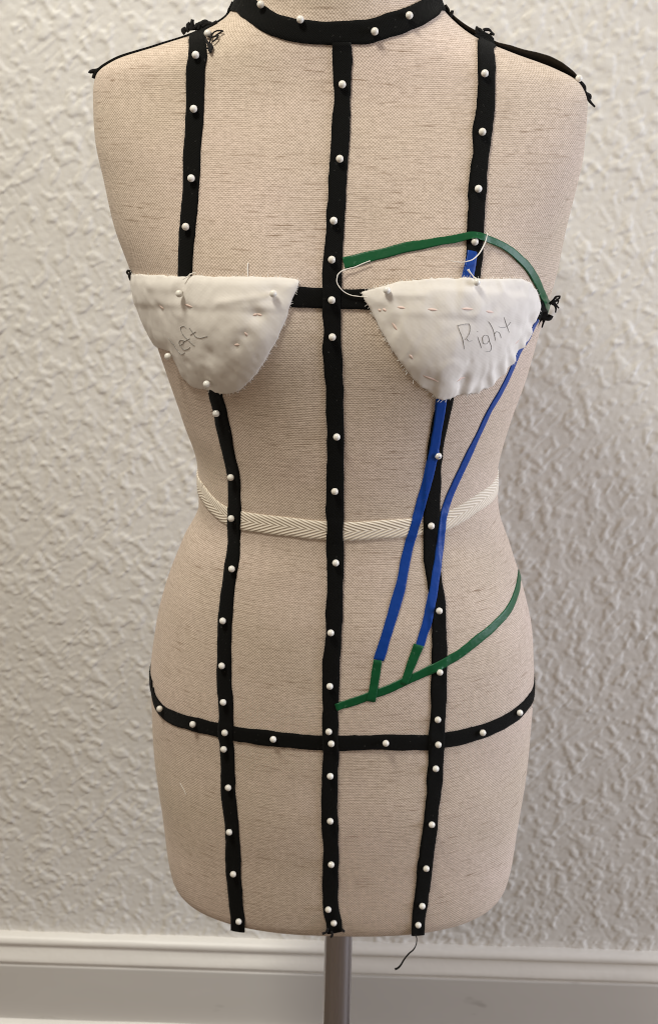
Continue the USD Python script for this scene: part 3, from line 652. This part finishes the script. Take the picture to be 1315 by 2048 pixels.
write(rc, on_r, [[(915, 650), (919, 662), (924, 676), (928, 698)], [(915, 651), (927, 648), (937, 647), (940, 655), (938, 666), (932, 676), (929, 679)], [(933, 677), (938, 682), (944, 681)], [(954, 662), (955.5, 663.5)], [(955, 673), (959, 684), (963, 696)],
                 [(976, 672), (970, 670), (965, 676), (966, 686), (972, 688), (977, 682)], [(976, 671), (979, 682), (983, 695), (980, 703), (972, 703)], [(977, 643), (984, 655), (988, 668), (991, 681)], [(988, 670), (993, 663), (998, 665), (1002, 676)],
                 [(1007, 634), (1013, 648), (1019, 665)], [(997, 653), (1009, 655), (1022, 644)]], .00016)

# ---------------------------------------------------------------- frayed ends and loose threads
def fuzz(th, fine, width, seed):
    g = np.random.default_rng(seed); P = S(fine[:, 0], fine[:, 1]); Nn = N(fine[:, 0], fine[:, 1])
    T = np.gradient(P, axis=0); T /= np.linalg.norm(T, axis=1, keepdims=True); Lt = np.cross(Nn, T); out = []
    for k in range(2, len(P) - 2):
        for sd in (-1, 1):
            if g.random() > .5: continue
            p = P[k] + Lt[k] * sd * (width / 2 + .0003) + Nn[k] * (.0006 + .0006 * g.random())
            d = Lt[k] * sd + T[k] * g.normal(0, .9) + Nn[k] * g.normal(.15, .4); d /= np.linalg.norm(d); L = .0004 + .0009 * g.random() ** 2
            out.append(tube([p - d * .0004, p + d * L * .6, p + d * L + g.normal(0, .0002, 3)], .00006 + .00004 * g.random(), 3))
    part(th, 'fuzz', join(out), black_thread, smooth=True, kind='stuff')
for k_, (a_, b_) in enumerate(((cft, cft_f), (lut, lut_f), (rut, rut_f), (llt, llt_f), (rlt, rlt_f), (hip, hip_f), (neck, neck_f), (bust, bust_f))): fuzz(a_, b_, TW, 400 + k_)
def threads(th, name, mat, curves, r, ydep=None, **kw):
    for cv in curves:
        cv = np.array(cv, float)
        if cv.shape[1] == 2: p = at_depth(cv, ydep)
        else: p = np.vstack([at_depth(cv[k:k + 1, :2], cv[k, 2]) for k in range(len(cv))])
        part(th, name, tube(resample(p, max(8, 4 * len(cv))), r, 6, **kw), mat, smooth=True)
y_l = float(S(PI, t_of_z(.825))[1])
threads(sl, 'frayed_thread', black_thread, [[(205, 133), (192, 140), (180, 143), (179, 146)], [(202, 134), (190, 147), (186, 156)], [(200, 137), (188, 142), (181, 144)]], .0010, -.004, taper=[.8, 1, 1.2, .8])
threads(sr, 'frayed_thread', black_thread, [[(1148, 155), (1158, 164), (1163, 170), (1168, 181), (1174, 193), (1178, 201), (1183, 207), (1189, 213)], [(1160, 166), (1166, 170), (1170, 180)], [(1171, 188), (1178, 190), (1180, 198)]], .0009, -.006, taper=[1.6, 1.1, 1.1, .6])
threads(sr, 'frayed_thread', black_thread, [[(900, 33), (903, 26), (904, 20)]], .0009, -.006)
# strap ends: tufts
tl = [[(378, 62), (372, 58), (367, 60)], [(385, 60), (384, 48), (385, 38)], [(388, 58), (393, 50), (395, 46)], [(381, 60), (381, 52), (379, 50)], [(396, 60), (403, 46), (410, 42), (416, 46), (412, 56)], [(402, 58), (420, 52), (428, 46), (434, 42)],
      [(404, 54), (412, 47), (420, 46), (424, 52), (414, 60)], [(374, 92), (370, 84), (371, 80)]]
tl += [[(370, 66), (366, 60), (371, 55)], [(390, 56), (398, 47), (404, 44)], [(400, 50), (409, 45), (421, 48), (430, 44)], [(404, 62), (416, 58), (424, 58)], [(378, 58), (376, 50), (380, 45)]]
threads(lut, 'frayed_thread', black_thread, tl, .0011, -.014, taper=[1.2, 1.1, .8])
for cv in [[(410, 68), (414, 70), (423, 72), (432, 70), (436, 69), (433, 74), (424, 82)], [(423, 68), (429, 61), (436, 59), (445, 60), (438, 64), (428, 71)], [(411, 78), (415, 84), (419, 96), (417, 101)], [(418, 84), (420, 78), (422, 66), (419, 61)], [(414, 86), (424, 90), (418, 94), (412, 97)]]:
    part(lut, 'loose_loop', tube(lifted(resample(cv, 24), .0016), .00042, 6), black_thread, smooth=True)
for cv in [[(412, 80), (420, 90), (424, 93)], [(417, 86), (418, 98), (421, 102)], [(420, 86), (422, 94), (417, 100)]]:
    part(lut, 'frayed_thread', tube(lifted(resample(cv, 12), .0014), .0008, 6), black_thread, smooth=True)
tr_ = [[(956, 66), (952, 58), (954, 52)], [(962, 62), (958, 58), (953, 56)], [(980, 64), (986, 68), (988, 69)], [(966, 60), (974, 58), (981, 62)]]
threads(rut, 'frayed_thread', black_thread, tr_, .0009, -.016, taper=[1.2, 1, .7])
# bust tape ends
threads(bust, 'frayed_thread', black_thread, [[(278, 556), (266, 546), (256, 541), (254, 545), (258, 549)], [(262, 545), (259, 552), (263, 560), (268, 570), (275, 584)], [(259, 548), (261, 558), (266, 565)]], .00075, -.026, taper=[1.3, 1.2, .7])
threads(bust, 'frayed_thread', black_thread, [[(1098, 608), (1106, 600), (1112, 593), (1119, 592), (1118, 596), (1111, 598)], [(1099, 606), (1110, 602), (1116, 600), (1114, 608)], [(1100, 604), (1108, 606), (1114, 613), (1117, 616)], [(1101, 606), (1108, 610), (1111, 618), (1110, 625)],
        [(1091, 632), (1087, 642), (1083, 655)], [(1084, 632), (1079, 642), (1074, 652)]], .00065, -.034, taper=[1.3, 1, .7])
threads(bust, 'frayed_thread', black_thread, [[(1078, 630), (1086, 635), (1096, 636), (1101, 630)], [(1074, 634), (1084, 630), (1094, 628)]], .0017, -.036)
threads(rlt, 'hanging_thread', black_thread, [[(830, 1870), (833, 1880), (832, 1888), (827, 1899), (817, 1908), (806, 1922), (800, 1932), (793, 1938), (789, 1939)]], .00055, -.084, taper=[.6, .7, 1, 1.1, 1.3])
threads(cft, 'frayed_thread', black_thread, [[(655, 1862), (648, 1867), (644, 1868)], [(662, 1864), (664, 1872), (660, 1874)], [(684, 1860), (688, 1864)], [(655, 1858), (652, 1866)]], .0008, -.087)
# fine white threads
t1 = thing('loose_thread', 'fine white thread looping out from the corner of the Right cup to the green arc', 'thread', loc=lifted([(680, 560)], 0)[0])
p = lifted(resample([(735, 594), (722, 593), (705, 591), (690, 585), (679, 575), (673, 562), (674, 552), (680, 544), (692, 538), (708, 534), (722, 528), (740, 521)], 60), .0016)
part(t1, 'strand', tube(p, .00028, 6), white_thread, smooth=True)
t2 = thing('loose_thread', 'fine white thread hooking down from the green arc across the black strap', 'thread', loc=lifted([(955, 505)], 0)[0])
p = lifted(resample([(973, 466), (970, 478), (966, 490), (959, 503), (951, 513), (940, 521), (926, 524), (912, 523), (900, 520)], 50), .0018)
part(t2, 'strand', tube(p, .00032, 6, taper=[.7, 1.1, 1, .8, .5]), white_thread, smooth=True)
p = lifted(resample([(934, 539), (937, 544), (942, 550), (948, 558)], 12), .0016); part(rc, 'loose_thread', tube(p, .00045, 6, taper=[1.6, .7, .9]), white_thread, smooth=True)
p = lifted(resample([(495, 524), (494, 538), (495, 553)], 12), .0008); part(lc, 'loose_thread', tube(p, .0003, 6), white_thread, smooth=True)
p = lifted(resample([(372, 558), (378, 552), (381, 548), (390, 545)], 12), .0016); part(lc, 'loose_thread', tube(p, .00032, 6, taper=[.7, 1.3, .6]), white_thread, smooth=True)
t3 = thing('lint_hair', 'short pale hair lying on the linen below the hip tape', 'lint', loc=lifted([(362, 1578)], 0)[0])
part(t3, 'strand', tube(lifted(resample([(356, 1568), (361, 1577), (365, 1584), (368, 1592)], 12), .0004), .00022, 5), white_thread, smooth=True)

# ---------------------------------------------------------------- pins
ORD = ['first', 'second', 'third', 'fourth', 'fifth', 'sixth', 'seventh', 'eighth', 'ninth', 'tenth', 'eleventh', 'twelfth', 'thirteenth', 'fourteenth', 'fifteenth', 'sixteenth', 'seventeenth', 'eighteenth']
PINS = [('from the left on the black neck tape', [(521, 8), (600, 38), (749, 62), (818, 30)]),
  ('from the top on the black centre front tape', [(684, 168), (679, 317), (667, 441), (663, 519), (663, 600), (664, 674), (673, 874), (669, 983), (671, 1126), (661, 1266), (659, 1373), (657, 1464), (662, 1488), (660, 1553), (660, 1643), (662, 1730), (656, 1820), (667, 1847)]),
  ('from the top on the black strap above the Left cup', [(391, 109), (387, 217), (382, 356), (371, 453)]),
  ('from the top on the black tape below the Left cup', [(432, 827), (461, 955), (462, 1037), (463, 1138), (445, 1242), (443, 1332), (446, 1405), (449, 1466), (447, 1499), (456, 1576), (458, 1665), (466, 1749), (477, 1844)]),
  ('from the top on the black strap above the Right cup', [(969, 146), (964, 263), (956, 377), (949, 483)]),
  ('from the top on the black tape below the Right cup', [(876, 912), (862, 1052), (878, 1222), (879, 1345), (875, 1440), (876, 1490), (871, 1538), (863, 1650), (852, 1738), (844, 1813), (836, 1851)]),
  ('from the left on the open stretches of hip tape', [(319, 1418), (385, 1449), (546, 1479), (771, 1487), (965, 1466), (1039, 1426)])]
SINGLE = [('white ball-headed pin at the upper left corner of the Left cup, near the strap', (358, 587), 1), ('white ball-headed pin at the upper inner corner of the Left cup', (546, 587), 1), ('white ball-headed pin at the bottom of the Left cup', (413, 768), 1),
  ('white ball-headed pin half hidden at the lower outer edge of the Left cup', (339, 711), 0), ('white ball-headed pin at the inner top corner of the Right cup', (773, 580), 4), ('white ball-headed pin at the top edge of the Right cup below the blue piece', (953, 564), 4),
  ('white ball-headed pin beside the loose thread loops on the frayed strap', (415, 66), 0), ('white ball-headed pin at the outer end of the lifting shoulder tape', (1157, 156), 2)]
head = trimesh.creation.icosphere(3, .00196)
head.vertices[:, 2] *= .97
needle = trimesh.creation.cylinder(.00034, .0105, sections=8); needle.apply_translation((0, 0, -.0062))
first_pin = None
g = np.random.default_rng(77)
def pin(label, px, kind=0):
    global first_pin
    target = np.array(px, float); aim = target.copy()
    tilt = None
    lo = .0012 + .0006 * g.random()
    rx = g.normal(0, .12, 2)
    for _ in range(4):
        q = on_form([aim], 0)
        C, n_ = S(q[0, 0], q[0, 1]), N(q[0, 0], q[0, 1])
        hh = .0021 if kind == 3 else LAY.height(C[None])[0] + lo + .0010
        c = C + n_ * hh
        if kind in (1, 4): c = (on_l if kind == 1 else on_r)([aim], .0029 if kind == 1 else .0025)[0]
        if kind == 2: break
        aim = aim + np.clip(target - project(c), -6, 6)
    if kind == 2:
        c = at_depth([target], C[1] - .002)[0]
    z = n_ + np.array([0, 0, -.12]) + np.array([rx[0], 0, rx[1]]); z /= np.linalg.norm(z)      # the head hangs a little below where the needle goes in
    x = np.cross([0, 0, 1.0], z); x /= np.linalg.norm(x); y = np.cross(z, x)
    mtx = Gf.Matrix4d(*x, 0, *y, 0, *z, 0, *c, 1)
    path = numbered('/World', 'pin')
    xf = UsdGeom.Xform.Define(stage, path)
    if first_pin is None:
        first_pin = path
        usdkit.mesh(stage, path + '/head', head, pin_white, smooth=True); usdkit.mesh(stage, path + '/needle', needle, steel, smooth=30)
    else:
        xf.GetPrim().GetReferences().AddInternalReference(first_pin); xf.GetPrim().SetInstanceable(True)
    op = xf.MakeMatrixXform() if path != first_pin else xf.AddTransformOp()
    op.Set(mtx)
    tag(xf.GetPrim(), label, 'pin', 'white ball-headed pins holding the tapes and cups')
for where, pts in PINS:
    for k, p in enumerate(pts): pin(f'{ORD[k]} white ball-headed pin {where}', p, 3 if min(math.dist(p, h_) for h_ in HID) < 3 else 0)
for lab, p, kind in SINGLE: pin(lab, p, kind)
